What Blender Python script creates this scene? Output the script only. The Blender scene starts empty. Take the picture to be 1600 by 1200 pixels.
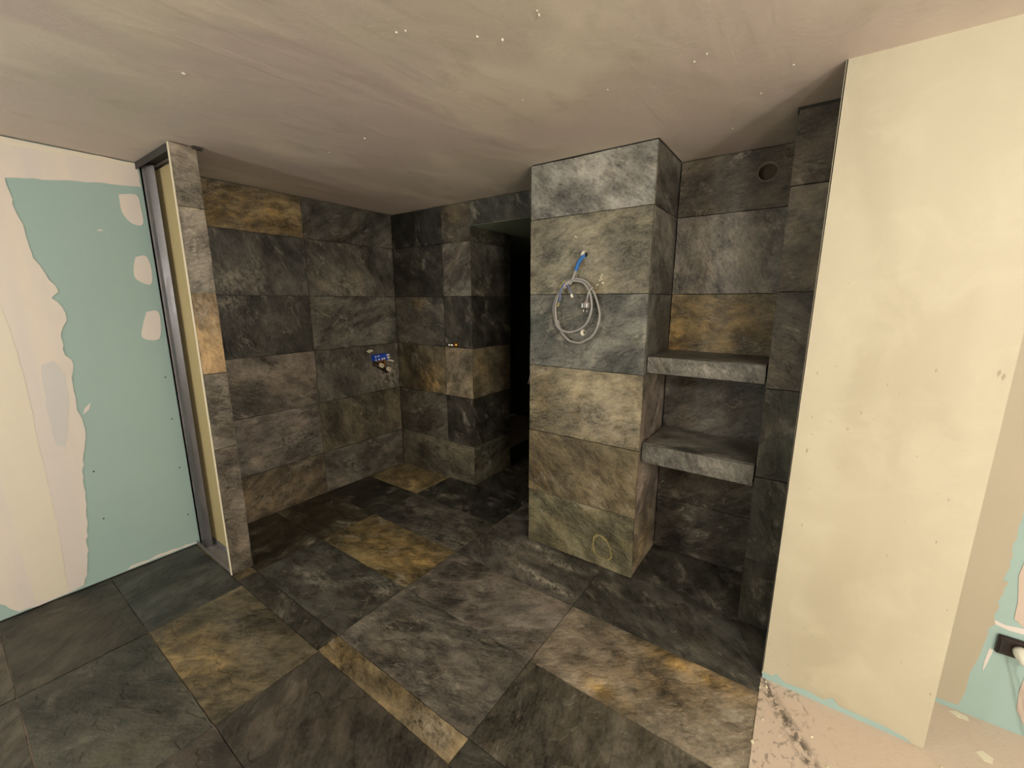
import bpy, bmesh, math, random
from mathutils import Vector, Matrix, noise
from mathutils.geometry import tessellate_polygon

# ------------------------------------------------------------------ camera, world, lights, exposure
S = 1.5                                   # metres per camera-height unit
sc = bpy.context.scene
COL = sc.collection
cam_d = bpy.data.cameras.new('camera')
cam_d.sensor_width = 36.0
cam_d.lens = 36.0 * 648.16 / 1600.0       # wide phone lens
cam_d.clip_start = 0.02
cam = bpy.data.objects.new('camera', cam_d)
cam.location = (0, 0, S)
cam.rotation_euler = (math.pi / 2 - 0.1972, 0, 0.6167)
COL.objects.link(cam)
sc.camera = cam

w = bpy.data.worlds.new('world')
sc.world = w
w.use_nodes = True
w.node_tree.nodes['Background'].inputs[0].default_value = (0.9, 0.95, 1, 1)
w.node_tree.nodes['Background'].inputs[1].default_value = 0.02

def lamp(name, loc, watts, colour, radius):
    d = bpy.data.lights.new(name, 'POINT')
    d.energy = watts
    d.color = colour
    d.shadow_soft_size = radius
    o = bpy.data.objects.new(name, d)
    o.location = [c * S for c in loc]
    COL.objects.link(o)
    return o

lamp('bare_bulb_light', (0.62, -0.14, 1.27), 88, (1.0, 0.95, 0.85), 0.12)
lamp('added_low_fill_light', (1.40, -0.46, 0.42), 100, (1.0, 0.95, 0.86), 0.10)  # unseen fill lamp, added to brighten the ceiling and pillar side
lamp('added_left_fill_light', (-1.45, -1.05, 1.10), 78, (1.0, 0.965, 0.91), 0.15)  # unseen fill lamp, added to brighten the left wall and far corner
sc.view_settings.view_transform = 'Standard'
sc.view_settings.look = 'None'
sc.view_settings.exposure = 0.0
sc.view_settings.gamma = 1.0
sc.view_settings.use_curve_mapping = False

# ------------------------------------------------------------------ helpers
random.seed(7)

def lin(rgb, k=1.0):
    out = []
    for c in rgb:
        c = c / 255.0
        out.append((c / 12.92 if c <= 0.04045 else ((c + 0.055) / 1.055) ** 2.4) * k)
    return tuple(out)

def empty(name, loc=(0, 0, 0)):
    o = bpy.data.objects.new(name, None)
    o.location = loc
    o.empty_display_size = 0.1
    COL.objects.link(o)
    return o

def tag(o, label=None, cat=None, group=None, kind=None):
    if label: o['label'] = label
    if cat: o['category'] = cat
    if group: o['group'] = group
    if kind: o['kind'] = kind
    return o

def attach(o, parent):
    if parent:
        o.parent = parent
        bpy.context.view_layer.update()
        o.matrix_parent_inverse = parent.matrix_world.inverted()

def obj(name, bm, material, parent=None, smooth=False, matrix=None):
    me = bpy.data.meshes.new(name)
    bm.normal_update()
    bm.to_mesh(me)
    bm.free()
    me.materials.append(material)
    if smooth:
        for p in me.polygons: p.use_smooth = True
    o = bpy.data.objects.new(name, me)
    COL.objects.link(o)
    if matrix is not None: o.matrix_world = matrix
    attach(o, parent)
    return o

def box(bm, x0, x1, y0, y1, z0, z1):
    v = [bm.verts.new(p) for p in ((x0, y0, z0), (x1, y0, z0), (x1, y1, z0), (x0, y1, z0),
                                   (x0, y0, z1), (x1, y0, z1), (x1, y1, z1), (x0, y1, z1))]
    for f in ((3, 2, 1, 0), (4, 5, 6, 7), (0, 1, 5, 4), (1, 2, 6, 5), (2, 3, 7, 6), (3, 0, 4, 7)):
        bm.faces.new([v[i] for i in f])

def box_obj(name, dims, material, parent=None, bevel=0.0):
    bm = bmesh.new()
    box(bm, *dims)
    if bevel:
        bmesh.ops.bevel(bm, geom=bm.edges[:], offset=bevel, segments=2, affect='EDGES', profile=0.7)
    return obj(name, bm, material, parent)

def tube(bm, pts, r, seg=10, cap=True, radii=None):
    """swept round tube along a polyline"""
    pts = [Vector(p) for p in pts]
    rings = []
    up = Vector((0, 1, 0.01)).normalized()
    for i, p in enumerate(pts):
        a = pts[max(i - 1, 0)]
        b = pts[min(i + 1, len(pts) - 1)]
        t = (b - a).normalized()
        n = up - t * up.dot(t)
        if n.length < 1e-4: n = Vector((1, 0, 0)) - t * t.x
        n.normalize()
        m = t.cross(n)
        rr = radii[i] if radii else r
        rings.append([bm.verts.new(p + (n * math.cos(2 * math.pi * k / seg) + m * math.sin(2 * math.pi * k / seg)) * rr) for k in range(seg)])
    for a, b in zip(rings, rings[1:]):
        for k in range(seg):
            bm.faces.new((a[k], a[(k + 1) % seg], b[(k + 1) % seg], b[k]))
    if cap:
        bm.faces.new(rings[0][::-1])
        bm.faces.new(rings[-1])

def spline(pts, n=6):
    """Catmull-Rom through points"""
    P = [Vector(p) for p in pts]
    P = [P[0] * 2 - P[1]] + P + [P[-1] * 2 - P[-2]]
    out = []
    for i in range(1, len(P) - 2):
        for k in range(n):
            t = k / n
            a, b, c, d = P[i - 1], P[i], P[i + 1], P[i + 2]
            out.append(0.5 * ((2 * b) + (c - a) * t + (2 * a - 5 * b + 4 * c - d) * t * t + (3 * b - a - 3 * c + d) * t ** 3))
    out.append(P[-2])
    return out

def ring_wall(bm, c, axis, r_out, r_in, length, seg=24):
    """hollow pipe; axis = unit vector of its outer end, c = centre of the outer end"""
    axis = Vector(axis).normalized()
    a = axis.orthogonal().normalized()
    b = axis.cross(a)
    c = Vector(c)
    loops = []
    for r, d in ((r_in, -length), (r_in, 0), (r_out, 0), (r_out, -length)):
        loops.append([bm.verts.new(c + axis * d + (a * math.cos(2 * math.pi * k / seg) + b * math.sin(2 * math.pi * k / seg)) * r) for k in range(seg)])
    for i in range(3):
        p, q = loops[i], loops[i + 1]
        for k in range(seg):
            bm.faces.new((p[k], p[(k + 1) % seg], q[(k + 1) % seg], q[k]))

def sheet(name, pts, ax, val, thick, material, parent, sign=1, rough=0.0, seed=0):
    """thin skin (plaster, board) with a free outline, lying on the plane ax=val and standing proud by thick"""
    rnd = random.Random(seed)
    if rough:
        dense = []
        for i, p in enumerate(pts):
            q = pts[(i + 1) % len(pts)]
            d = math.hypot(q[0] - p[0], q[1] - p[1])
            k = max(1, int(d / 0.025))
            for j in range(k):
                t = j / k
                jx, jy = (rnd.uniform(-rough, rough), rnd.uniform(-rough, rough)) if j else (0, 0)
                dense.append((p[0] + (q[0] - p[0]) * t + jx, p[1] + (q[1] - p[1]) * t + jy))
        pts = dense
    def P(a, b, h):
        v = val + sign * h
        return {0: (v, a, b), 1: (a, v, b), 2: (a, b, v)}[ax]
    bm = bmesh.new()
    n = len(pts)
    ca = sum(p[0] for p in pts) / n
    cb = sum(p[1] for p in pts) / n
    top = [bm.verts.new(P(a, b, thick)) for a, b in pts]
    bot = [bm.verts.new(P(a, b, -0.0002)) for a, b in pts]
    for tri in tessellate_polygon([[Vector((a, b, 0)) for a, b in pts]]):
        try: bm.faces.new([top[i] for i in tri])
        except ValueError: pass
    for i in range(n):
        bm.faces.new((top[i], bot[i], bot[(i + 1) % n], top[(i + 1) % n]))
    bmesh.ops.recalc_face_normals(bm, faces=bm.faces[:])
    return obj(name, bm, material, parent)

def cut(o, centre, axis, r, depth=0.2):
    """drill a round hole through an object (boolean, applied)"""
    axis = Vector(axis).normalized()
    bm = bmesh.new()
    bmesh.ops.create_cone(bm, cap_ends=True, segments=28, radius1=r, radius2=r, depth=depth)
    me = bpy.data.meshes.new('drill')
    bm.to_mesh(me); bm.free()
    d = bpy.data.objects.new('drill', me)
    d.matrix_world = Matrix.Translation(Vector(centre)) @ axis.to_track_quat('Z', 'Y').to_matrix().to_4x4()
    COL.objects.link(d)
    m = o.modifiers.new('drill', 'BOOLEAN')
    m.operation = 'DIFFERENCE'; m.object = d; m.solver = 'EXACT'
    bpy.context.view_layer.update()
    dg = bpy.context.evaluated_depsgraph_get()
    new = bpy.data.meshes.new_from_object(o.evaluated_get(dg))
    o.modifiers.clear()
    o.data = new
    bpy.data.objects.remove(d)

# ------------------------------------------------------------------ materials
class NT:
    def __init__(s, name):
        s.m = bpy.data.materials.new(name)
        s.m.use_nodes = True
        s.t = s.m.node_tree
        s.b = s.t.nodes['Principled BSDF']
    def n(s, typ, **kw):
        x = s.t.nodes.new(typ)
        for k, v in kw.items():
            if k.startswith('_'): setattr(x, k[1:], v)
        return x
    def put(s, inp, v):
        if hasattr(v, 'is_output') or isinstance(v, bpy.types.NodeSocket): s.t.links.new(v, inp)
        else: inp.default_value = v
    def noise(s, vec, scale, detail=5, rough=0.55, dist=0.0, typ='FBM'):
        x = s.n('ShaderNodeTexNoise')
        x.noise_type = typ
        if vec is not None: s.put(x.inputs['Vector'], vec)
        x.inputs['Scale'].default_value = scale
        x.inputs['Detail'].default_value = detail
        x.inputs['Roughness'].default_value = rough
        x.inputs['Distortion'].default_value = dist
        return x.outputs['Fac']
    def math(s, op, a, b=0.0, clamp=False):
        x = s.n('ShaderNodeMath'); x.operation = op; x.use_clamp = clamp
        s.put(x.inputs[0], a); s.put(x.inputs[1], b)
        return x.outputs[0]
    def vmath(s, op, a, b):
        x = s.n('ShaderNodeVectorMath'); x.operation = op
        s.put(x.inputs[0], a)
        if op == 'SCALE': s.put(x.inputs[3], b)
        else: s.put(x.inputs[1], b)
        return x.outputs[0]
    def ramp(s, f, stops):
        x = s.n('ShaderNodeMapRange')
        x.interpolation_type = 'SMOOTHSTEP'
        s.put(x.inputs[0], f)
        x.inputs[1].default_value, x.inputs[2].default_value, x.inputs[3].default_value, x.inputs[4].default_value = stops
        return x.outputs[0]
    def mix(s, f, a, b, blend='MIX'):
        x = s.n('ShaderNodeMix'); x.data_type = 'RGBA'; x.blend_type = blend
        s.put(x.inputs[0], f); s.put(x.inputs[6], a); s.put(x.inputs[7], b)
        return x.outputs[2]
    def bump(s, h, strength, dist, normal=None):
        x = s.n('ShaderNodeBump')
        s.put(x.inputs['Height'], h)
        x.inputs['Strength'].default_value = strength
        x.inputs['Distance'].default_value = dist
        if normal is not None: s.put(x.inputs['Normal'], normal)
        return x.outputs[0]
    def out(s, col=None, rough=None, normal=None, metal=None, spec=None):
        if col is not None: s.put(s.b.inputs['Base Color'], col)
        if rough is not None: s.put(s.b.inputs['Roughness'], rough)
        if normal is not None: s.put(s.b.inputs['Normal'], normal)
        if metal is not None: s.put(s.b.inputs['Metallic'], metal)
        if spec is not None: s.put(s.b.inputs['Specular IOR Level'], spec)
        return s.m

def c4(rgb, k=1.0): return (*lin(rgb, k), 1.0)

def mat_slate():
    t = NT('slate')
    tc = t.n('ShaderNodeTexCoord'); oi = t.n('ShaderNodeObjectInfo')
    off = t.n('ShaderNodeCombineXYZ')
    t.put(off.inputs[0], t.math('MULTIPLY', oi.outputs['Random'], 37.0))
    t.put(off.inputs[1], t.math('MULTIPLY', oi.outputs['Random'], 91.0))
    t.put(off.inputs[2], t.math('MULTIPLY', oi.outputs['Random'], 17.0))
    rot = t.n('ShaderNodeVectorRotate'); rot.rotation_type = 'Z_AXIS'
    t.put(rot.inputs['Vector'], tc.outputs['Object'])
    t.put(rot.inputs['Angle'], t.math('MULTIPLY', t.math('SUBTRACT', oi.outputs['Random'], 0.35), 2.2))
    p = t.vmath('ADD', rot.outputs[0], off.outputs[0])
    ps = t.vmath('MULTIPLY', p, (1.0, 1.55, 1.0))
    big = t.noise(ps, 2.6, 8, 0.62, 0.5)
    mid = t.noise(ps, 9.0, 7, 0.68, 0.25)
    fine = t.noise(p, 80.0, 5, 0.75)
    hatch = t.noise(t.vmath('MULTIPLY', p, (22.0, 95.0, 1.0)), 1.0, 4, 0.7)
    vein = t.noise(ps, 2.2, 5, 0.55, 0.45)
    plate = t.noise(t.vmath('ADD', ps, (8, 2, 6)), 2.4, 4, 0.55, 0.35)
    ter = t.math('MULTIPLY', plate, 8.0)
    level = t.math('FLOOR', ter)
    bright = t.math('ADD', t.math('MULTIPLY', t.ramp(big, (0.32, 0.70, 0.50, 1.55)), t.ramp(mid, (0.30, 0.70, 0.58, 1.48))),
                    t.math('ADD', t.math('MULTIPLY', t.math('SUBTRACT', fine, 0.5), 1.7), t.math('MULTIPLY', t.math('SUBTRACT', hatch, 0.5), 1.3)))
    bright = t.math('MULTIPLY', bright, t.math('ADD', 0.86, t.math('MULTIPLY', t.math('FRACT', t.math('MULTIPLY', level, 0.618)), 0.28)))
    base = t.vmath('SCALE', oi.outputs['Color'], bright)
    # brown and olive clouds, every slab a little different
    cloud = t.noise(t.vmath('ADD', p, (5, 3, 1)), 4.0, 6, 0.6, 0.8)
    base = t.mix(t.ramp(cloud, (0.5, 0.72, 0.0, 0.5)), base, t.vmath('MULTIPLY', base, (1.16, 1.0, 0.76)))
    base = t.mix(t.ramp(cloud, (0.47, 0.28, 0.0, 0.5)), base, t.vmath('MULTIPLY', base, (0.9, 1.0, 1.02)))
    def attr(name):
        a = t.n('ShaderNodeAttribute'); a.attribute_name = name
        return a.outputs['Fac']
    dk = t.math('MULTIPLY', attr('dark'), t.ramp(mid, (0.2, 0.6, 0.7, 1.0)))
    base = t.mix(dk, base, t.vmath('SCALE', base, 0.42))
    rn = t.noise(t.vmath('ADD', p, (1, 9, 4)), 7.0, 7, 0.68, 1.2)
    rf = t.math('MULTIPLY', attr('rust'), t.ramp(rn, (0.3, 0.6, 0.15, 1.0)), True)
    rcol = t.mix(t.ramp(mid, (0.35, 0.65, 0.0, 1.0)), c4((116, 95, 54)), c4((174, 142, 84)))
    base = t.mix(rf, base, t.vmath('SCALE', rcol, t.math('ADD', 0.28, t.math('MULTIPLY', bright, 0.62))))
    # thin pale veins (quartz), chalky scuffs, pale blobs (painted cleft highlights on one floor slab)
    vdist = t.math('ABSOLUTE', t.math('SUBTRACT', vein, 0.5))
    vf = t.math('MULTIPLY', t.ramp(vdist, (0.0, 0.006, 1.0, 0.0)), t.ramp(cloud, (0.50, 0.64, 0.0, 0.42)))
    pf = t.math('MULTIPLY', attr('pale'), t.ramp(t.noise(ps, 26.0, 6, 0.75, 0.8), (0.40, 0.62, 0.0, 1.0)), True)
    scuff = t.math('MULTIPLY', t.ramp(t.noise(t.vmath('ADD', ps, (2, 7, 3)), 5.0, 9, 0.72, 0.5), (0.53, 0.72, 0.0, 0.72)), t.ramp(hatch, (0.38, 0.62, 0.35, 1.0)))
    calm = t.math('SUBTRACT', 1.0, t.math('MULTIPLY', attr('calm'), 0.8))
    scuff = t.math('MULTIPLY', scuff, calm)
    vf = t.math('MULTIPLY', vf, calm)
    pf = t.math('MAXIMUM', pf, scuff)
    base = t.mix(t.math('MAXIMUM', vf, pf), base, t.mix(0.72, base, c4((190, 182, 165))))
    steps = t.math('DIVIDE', t.math('ADD', level, t.ramp(t.math('FRACT', ter), (0.0, 0.12, 0.0, 1.0))), 8.0)
    h = t.math('ADD', t.math('MULTIPLY', steps, 1.1), t.math('ADD', t.math('MULTIPLY', mid, 0.55), t.math('ADD', t.math('MULTIPLY', fine, 0.10), t.math('MULTIPLY', hatch, 0.06))))
    nrm = t.bump(h, 0.8, 0.015)
    rough = t.ramp(mid, (0.3, 0.7, 0.40, 0.66))
    return t.out(base, rough, nrm, spec=0.5)

def mat_plain(name, rgb, rough=0.6, metal=0.0, var=0.1, scale=20.0, bump=0.0, k=1.0):
    t = NT(name)
    tc = t.n('ShaderNodeTexCoord')
    f = t.noise(tc.outputs['Object'], scale, 5, 0.6)
    a = lin(rgb, k)
    col = t.mix(f, (*[c * (1 - var) for c in a], 1), (*[min(1, c * (1 + var)) for c in a], 1))
    nrm = t.bump(f, bump, 0.004) if bump else None
    return t.out(col, rough, nrm, metal)

def mat_board():
    t = NT('green_board')
    tc = t.n('ShaderNodeTexCoord'); p = tc.outputs['Object']
    f = t.noise(p, 1.6, 4, 0.5); g = t.noise(p, 160.0, 3, 0.6)
    col = t.mix(f, c4((150, 175, 173)), c4((164, 190, 187)))
    col = t.mix(t.math('MULTIPLY', g, 0.25), col, c4((142, 166, 164)))
    return t.out(col, 0.75, t.bump(g, 0.08, 0.001))

def mat_compound():
    t = NT('joint_compound')
    tc = t.n('ShaderNodeTexCoord'); p = tc.outputs['Object']
    st = t.noise(t.vmath('MULTIPLY', p, (1, 6.0, 0.5)), 1.4, 4, 0.5, 0.3)
    f = t.noise(p, 5.0, 6, 0.6, 0.4)
    col = t.mix(t.ramp(st, (0.35, 0.65, 0.0, 1.0)), c4((222, 212, 202)), c4((214, 207, 204)))
    col = t.mix(t.ramp(f, (0.5, 0.75, 0.0, 0.4)), col, c4((204, 197, 191)))
    return t.out(col, 0.7, t.bump(f, 0.12, 0.003))

def mat_paint():
    """skim-coated wall: cream plaster in broad trowel panels, scuffed"""
    t = NT('skim_plaster')
    tc = t.n('ShaderNodeTexCoord'); p = tc.outputs['Object']
    a = t.noise(t.vmath('MULTIPLY', p, (2.2, 2.2, 0.7)), 1.5, 3, 0.5, 0.5)
    b = t.noise(p, 6.0, 6, 0.6, 0.6)
    sp = t.noise(p, 38.0, 3, 0.5)
    big = t.noise(p, 2.6, 3, 0.5)
    col = t.mix(t.ramp(a, (0.35, 0.65, 0.0, 1.0)), c4((188, 181, 160)), c4((178, 170, 149)))
    col = t.mix(t.ramp(b, (0.45, 0.7, 0.0, 0.5)), col, c4((197, 191, 169)))
    dirt = t.math('MULTIPLY', t.ramp(sp, (0.70, 0.78, 0.0, 0.6)), t.ramp(big, (0.5, 0.65, 0.0, 1.0)))
    col = t.mix(dirt, col, c4((140, 130, 112)))
    return t.out(col, 0.55, t.bump(t.math('ADD', b, t.math('MULTIPLY', a, 2.0)), 0.10, 0.006), spec=0.35)

def mat_ceiling():
    t = NT('ceiling_plaster')
    tc = t.n('ShaderNodeTexCoord'); p = tc.outputs['Object']
    st = t.noise(t.vmath('MULTIPLY', p, (2.0, 0.9, 1.0)), 1.4, 3, 0.45, 0.25)
    pat = t.noise(p, 1.0, 3, 0.5, 0.3)
    f = t.noise(t.vmath('MULTIPLY', p, (1.8, 1.0, 1.0)), 5.0, 6, 0.6, 0.4)
    tool = t.noise(t.vmath('MULTIPLY', p, (9.0, 0.8, 1.0)), 1.2, 3, 0.5, 0.2)
    col = t.mix(t.ramp(pat, (0.38, 0.62, 0.0, 1.0)), c4((204, 191, 184)), c4((203, 194, 180)))
    col = t.mix(t.ramp(st, (0.5, 0.66, 0.0, 0.7)), col, c4((224, 213, 198)))
    col = t.mix(t.ramp(f, (0.52, 0.75, 0.0, 0.5)), col, c4((184, 174, 158)))
    h = t.math('ADD', t.math('MULTIPLY', st, 2.2), t.math('ADD', t.math('MULTIPLY', f, 0.45), t.math('MULTIPLY', t.ramp(tool, (0.56, 0.70, 0.0, 1.0)), 0.10)))
    return t.out(col, 0.6, t.bump(h, 0.34, 0.02), spec=0.3)

def mat_screed():
    t = NT('screed')
    tc = t.n('ShaderNodeTexCoord'); p = tc.outputs['Object']
    a = t.noise(p, 2.0, 5, 0.6, 0.3); b = t.noise(t.vmath('MULTIPLY', p, (1.6, 1.0, 1.0)), 24.0, 6, 0.7, 0.6)
    g = t.noise(p, 110.0, 3, 0.6)
    col = t.mix(a, c4((198, 178, 162)), c4((212, 196, 178)))
    # dirt trodden in along the edge of the slate (runs with x)
    sx = t.n('ShaderNodeSeparateXYZ'); t.put(sx.inputs[0], p)
    edge = t.ramp(sx.outputs[0], (0.30, 0.03, 0.0, 1.0))
    dirt = t.math('MULTIPLY', t.ramp(b, (0.52, 0.66, 0.0, 0.85)), t.math('ADD', 0.06, t.math('MULTIPLY', edge, 0.75)))
    smear = t.math('MULTIPLY', t.ramp(t.math('ABSOLUTE', t.math('SUBTRACT', t.math('ADD', sx.outputs[0], t.math('MULTIPLY', a, 0.10)),
                   t.math('MULTIPLY', t.math('SUBTRACT', 1.83, sx.outputs[1]), 0.62))), (0.0, 0.05, 1.0, 0.0)), t.ramp(b, (0.42, 0.56, 0.0, 0.9)))
    col = t.mix(t.math('MAXIMUM', dirt, smear), col, c4((74, 66, 58)))
    return t.out(col, 0.75, t.bump(t.math('ADD', b, g), 0.25, 0.003))

def mat_steel():
    t = NT('galvanised_steel')
    tc = t.n('ShaderNodeTexCoord'); p = tc.outputs['Object']
    f = t.noise(t.vmath('MULTIPLY', p, (1, 1, 0.2)), 30.0, 5, 0.6)
    return t.out(t.mix(f, c4((128, 126, 126)), c4((176, 172, 176))), t.ramp(f, (0.3, 0.7, 0.38, 0.55)), t.bump(f, 0.1, 0.002), 0.7)

SLATE = mat_slate()
BOARD = mat_board()
COMP = mat_compound()
PAINT = mat_paint()
CEIL = mat_ceiling()
SCREED = mat_screed()
STEEL = mat_steel()
GROUT = mat_plain('tile_bed', (52, 50, 46), 0.9, var=0.25, scale=60)
CREAM = mat_plain('cream_compound', (220, 213, 198), 0.7, var=0.05, scale=4, bump=0.05)
LILAC = mat_plain('thin_compound', (204, 202, 202), 0.7, var=0.06, scale=5)
BEIGE = mat_plain('board_paper', (176, 160, 118), 0.8, var=0.06, scale=12)
BEIGEW = mat_plain('beige_skim', (176, 166, 147), 0.65, var=0.05, scale=5, bump=0.05)
PINKW = mat_plain('pink_skim', (196, 180, 168), 0.65, var=0.05, scale=6, bump=0.05)
GYPSUM = mat_plain('gypsum_edge', (226, 218, 196), 0.7, var=0.06, scale=30)
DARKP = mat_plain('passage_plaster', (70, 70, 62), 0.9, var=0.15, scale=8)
SOFFIT = mat_plain('soffit_board', (132, 140, 122), 0.8, var=0.08, scale=8)
FOAM = mat_plain('dark_sealant', (58, 56, 52), 0.9, var=0.3, scale=60, bump=0.4)
CABLE = mat_plain('grey_cable_sheath', (156, 154, 151), 0.34, var=0.05, scale=30)
BLUE = mat_plain('blue_conduit_plastic', (52, 120, 200), 0.3, var=0.1, scale=40)
BLUE2 = mat_plain('blue_protection_plastic', (38, 84, 200), 0.35, var=0.12, scale=40)
WHITE = mat_plain('white_plastic', (236, 232, 220), 0.35, var=0.03, scale=20)
CLEAR = mat_plain('plug_grey_plastic', (150, 142, 138), 0.35, var=0.08, scale=60)
BRASS = mat_plain('brass', (206, 150, 80), 0.28, 1.0, var=0.1, scale=60)
CHROME = mat_plain('chrome', (210, 212, 212), 0.14, 1.0, var=0.05, scale=60)
BLACK = mat_plain('black_rubber', (24, 23, 22), 0.5, var=0.2, scale=40)
BROWN = mat_plain('dark_brown_bakelite', (38, 28, 26), 0.4, var=0.15, scale=40)
MORTAR = mat_plain('mortar', (210, 204, 176), 0.85, var=0.15, scale=90, bump=0.2)
WIREBLUE = mat_plain('blue_core', (96, 112, 160), 0.4, var=0.05, scale=30)
WIREYEL = mat_plain('earth_core', (200, 190, 110), 0.4, var=0.1, scale=80)

# ------------------------------------------------------------------ slate tiles
def tile(parent, origin, u, v, wid, hei, rgb, blobs=(), thick=0.014, seed=None, gap=0.0011, amp=0.0028, k=1.08, name='slate_tile', proud=None, step=0.045, chip=0.0022):
    """one split-face slab. origin = corner in metres on the finished face; u, v unit directions; blobs = (attr, cu, cv, ru, rv, strength) in 0..1"""
    if seed is None: seed = random.randrange(100000)
    rnd = random.Random(seed)
    u = Vector(u); v = Vector(v); n = u.cross(v)
    ww, hh = wid - 2 * gap, hei - 2 * gap
    nx = max(4, min(28, int(wid / step))); ny = max(4, min(14, int(hei / step)))
    off = Vector((rnd.uniform(0, 90), rnd.uniform(0, 90), rnd.uniform(0, 90)))
    lift = proud if proud is not None else rnd.uniform(-0.0012, 0.0012)
    ang = rnd.uniform(-0.9, 0.9)
    ca, sa = math.cos(ang), math.sin(ang)
    bm = bmesh.new()
    grid = []
    for j in range(ny + 1):
        row = []
        for i in range(nx + 1):
            a = i / nx; b = j / ny
            x = (a - 0.5) * ww; y = (b - 0.5) * hh
            q = Vector(((x * ca - y * sa) * 3.0, (x * sa + y * ca) * 7.0, 0)) + off
            z = noise.turbulence(q, 3, False) * 1.0
            z = (math.floor(z * 5) / 5.0) * 0.6 + z * 0.4
            z = z * amp + lift
            if i in (0, nx): x -= math.copysign(rnd.random() ** 2 * chip, x)
            if j in (0, ny): y -= math.copysign(rnd.random() ** 2 * chip, y)
            if i in (0, nx) or j in (0, ny): z -= 0.0008
            row.append(bm.verts.new((x, y, z)))
        grid.append(row)
    for j in range(ny):
        for i in range(nx):
            bm.faces.new((grid[j][i], grid[j][i + 1], grid[j + 1][i + 1], grid[j + 1][i]))
    rim = [grid[0][i] for i in range(nx + 1)] + [grid[j][nx] for j in range(1, ny + 1)] + \
          [grid[ny][i] for i in range(nx - 1, -1, -1)] + [grid[j][0] for j in range(ny - 1, 0, -1)]
    low = [bm.verts.new((p.co.x, p.co.y, -thick)) for p in rim]
    m = len(rim)
    for i in range(m):
        bm.faces.new((rim[(i + 1) % m], rim[i], low[i], low[(i + 1) % m]))
    bm.faces.new(low[::-1])
    me = bpy.data.meshes.new(name)
    bm.normal_update()
    bm.to_mesh(me); bm.free()
    if blobs:
        for an in {bb[0] for bb in blobs}:
            at = me.attributes.new(an, 'FLOAT', 'POINT')
            for i, vv in enumerate(me.vertices):
                a = vv.co.x / ww + 0.5; b = vv.co.y / hh + 0.5
                s = 0.0
                for (nm, cu, cv, ru, rv, st) in blobs:
                    if nm == an:
                        s = max(s, st * math.exp(-(((a - cu) / ru) ** 2 + ((b - cv) / rv) ** 2)))
                at.data[i].value = s
    me.materials.append(SLATE)
    o = bpy.data.objects.new(name, me)
    M = Matrix((u, v, n)).transposed().to_4x4()
    M.translation = Vector(origin) + u * wid / 2 + v * hei / 2
    o.matrix_world = M
    g_ = sum(rgb) / 3.0
    o.color = (*lin([c * 0.78 + g_ * 0.22 for c in rgb], k), 1.0)
    COL.objects.link(o)
    attach(o, parent)
    return o

X, Y, Z = (1, 0, 0), (0, 1, 0), (0, 0, 1)
ZR = [0.0, 0.222, 0.4895, 0.757, 1.0245, 1.291, 1.474]       # course joints, camera-height units
ZC = 1.4768                                                   # ceiling
XL, YB, YP, XP0, XP1 = -1.990, 1.626, 1.357, -0.877, -0.427
XJ, XW0, YW, XW1, YW2 = -0.080, 0.003, 1.163, 0.322, 1.339
XC = -1.405
T = 0.014

def wall_tile(parent, face, a0, a1, row, val, rgb, blobs=(), **kw):
    z0, z1 = (ZR[row], ZR[row + 1]) if not isinstance(row, tuple) else row
    if face == 'x': o, u = (val, a0, z0), Y
    else: o, u = (a0, val, z0), X
    return tile(parent, [c * S for c in o], u, Z, (a1 - a0) * S, (z1 - z0) * S, rgb, blobs, **kw)

# ------------------------------------------------------------------ the setting: floor, ceiling, walls
YN, XR = -2.2, 1.7                     # the room behind the camera
bm = bmesh.new()
box(bm, (XL - 0.1) * S, 0.004, YN * S, 3.1 * S, -0.16, -T)
box(bm, 0.004, XR * S, YN * S, 2.0 * S, -0.16, -0.0005)
floor = tag(obj('floor', bm, SCREED), kind='structure')

ceil = tag(box_obj('ceiling', ((XL - 0.1) * S, (XR + 0.1) * S, (YN - 0.1) * S, 3.2 * S, ZC * S, ZC * S + 0.12), CEIL), kind='structure')
wall_left = tag(box_obj('wall_left', ((XL - 0.08) * S, XL * S - T, YN * S, YB * S + 0.1, -T, ZC * S), GROUT), kind='structure')
# back wall: left part, lintel over the passage, niche back
bm = bmesh.new()
box(bm, XL * S - T, XC * S - T, YB * S + T, YB * S + 0.1, -T, ZC * S)
box(bm, XC * S - T, XP0 * S + T, YB * S + T, YB * S + 0.1, 1.366 * S, ZC * S)
box(bm, XP1 * S - T, XJ * S + T, YB * S + T, YB * S + 0.16, -T, ZC * S)
wall_back = tag(obj('wall_back', bm, GROUT), kind='structure')
# the passage behind the opening
bm = bmesh.new()
box(bm, XC * S - 0.1, XC * S - T, YB * S + 0.1, 1.968 * S, -T, 1.362 * S)
box(bm, -2.1 * S, XC * S - 0.1, YB * S + 0.1, YB * S + 0.16, -T, 1.362 * S)
box(bm, -2.16 * S, -2.1 * S, YB * S + 0.1, 3.0 * S, -T, 1.362 * S)
box(bm, -2.16 * S, -0.5 * S, 3.0 * S, 3.06 * S, -T, 1.362 * S)
box(bm, XP0 * S + T, XP0 * S + 0.09, YB * S + 0.12, 3.0 * S, -T, 1.362 * S)
wall_passage = tag(obj('wall_passage', bm, DARKP), kind='structure')
box_obj('soffit', (-2.16 * S, XP0 * S + T, YB * S + 0.004, 3.06 * S, 1.3625 * S, 1.375 * S), SOFFIT, wall_passage)
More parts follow.
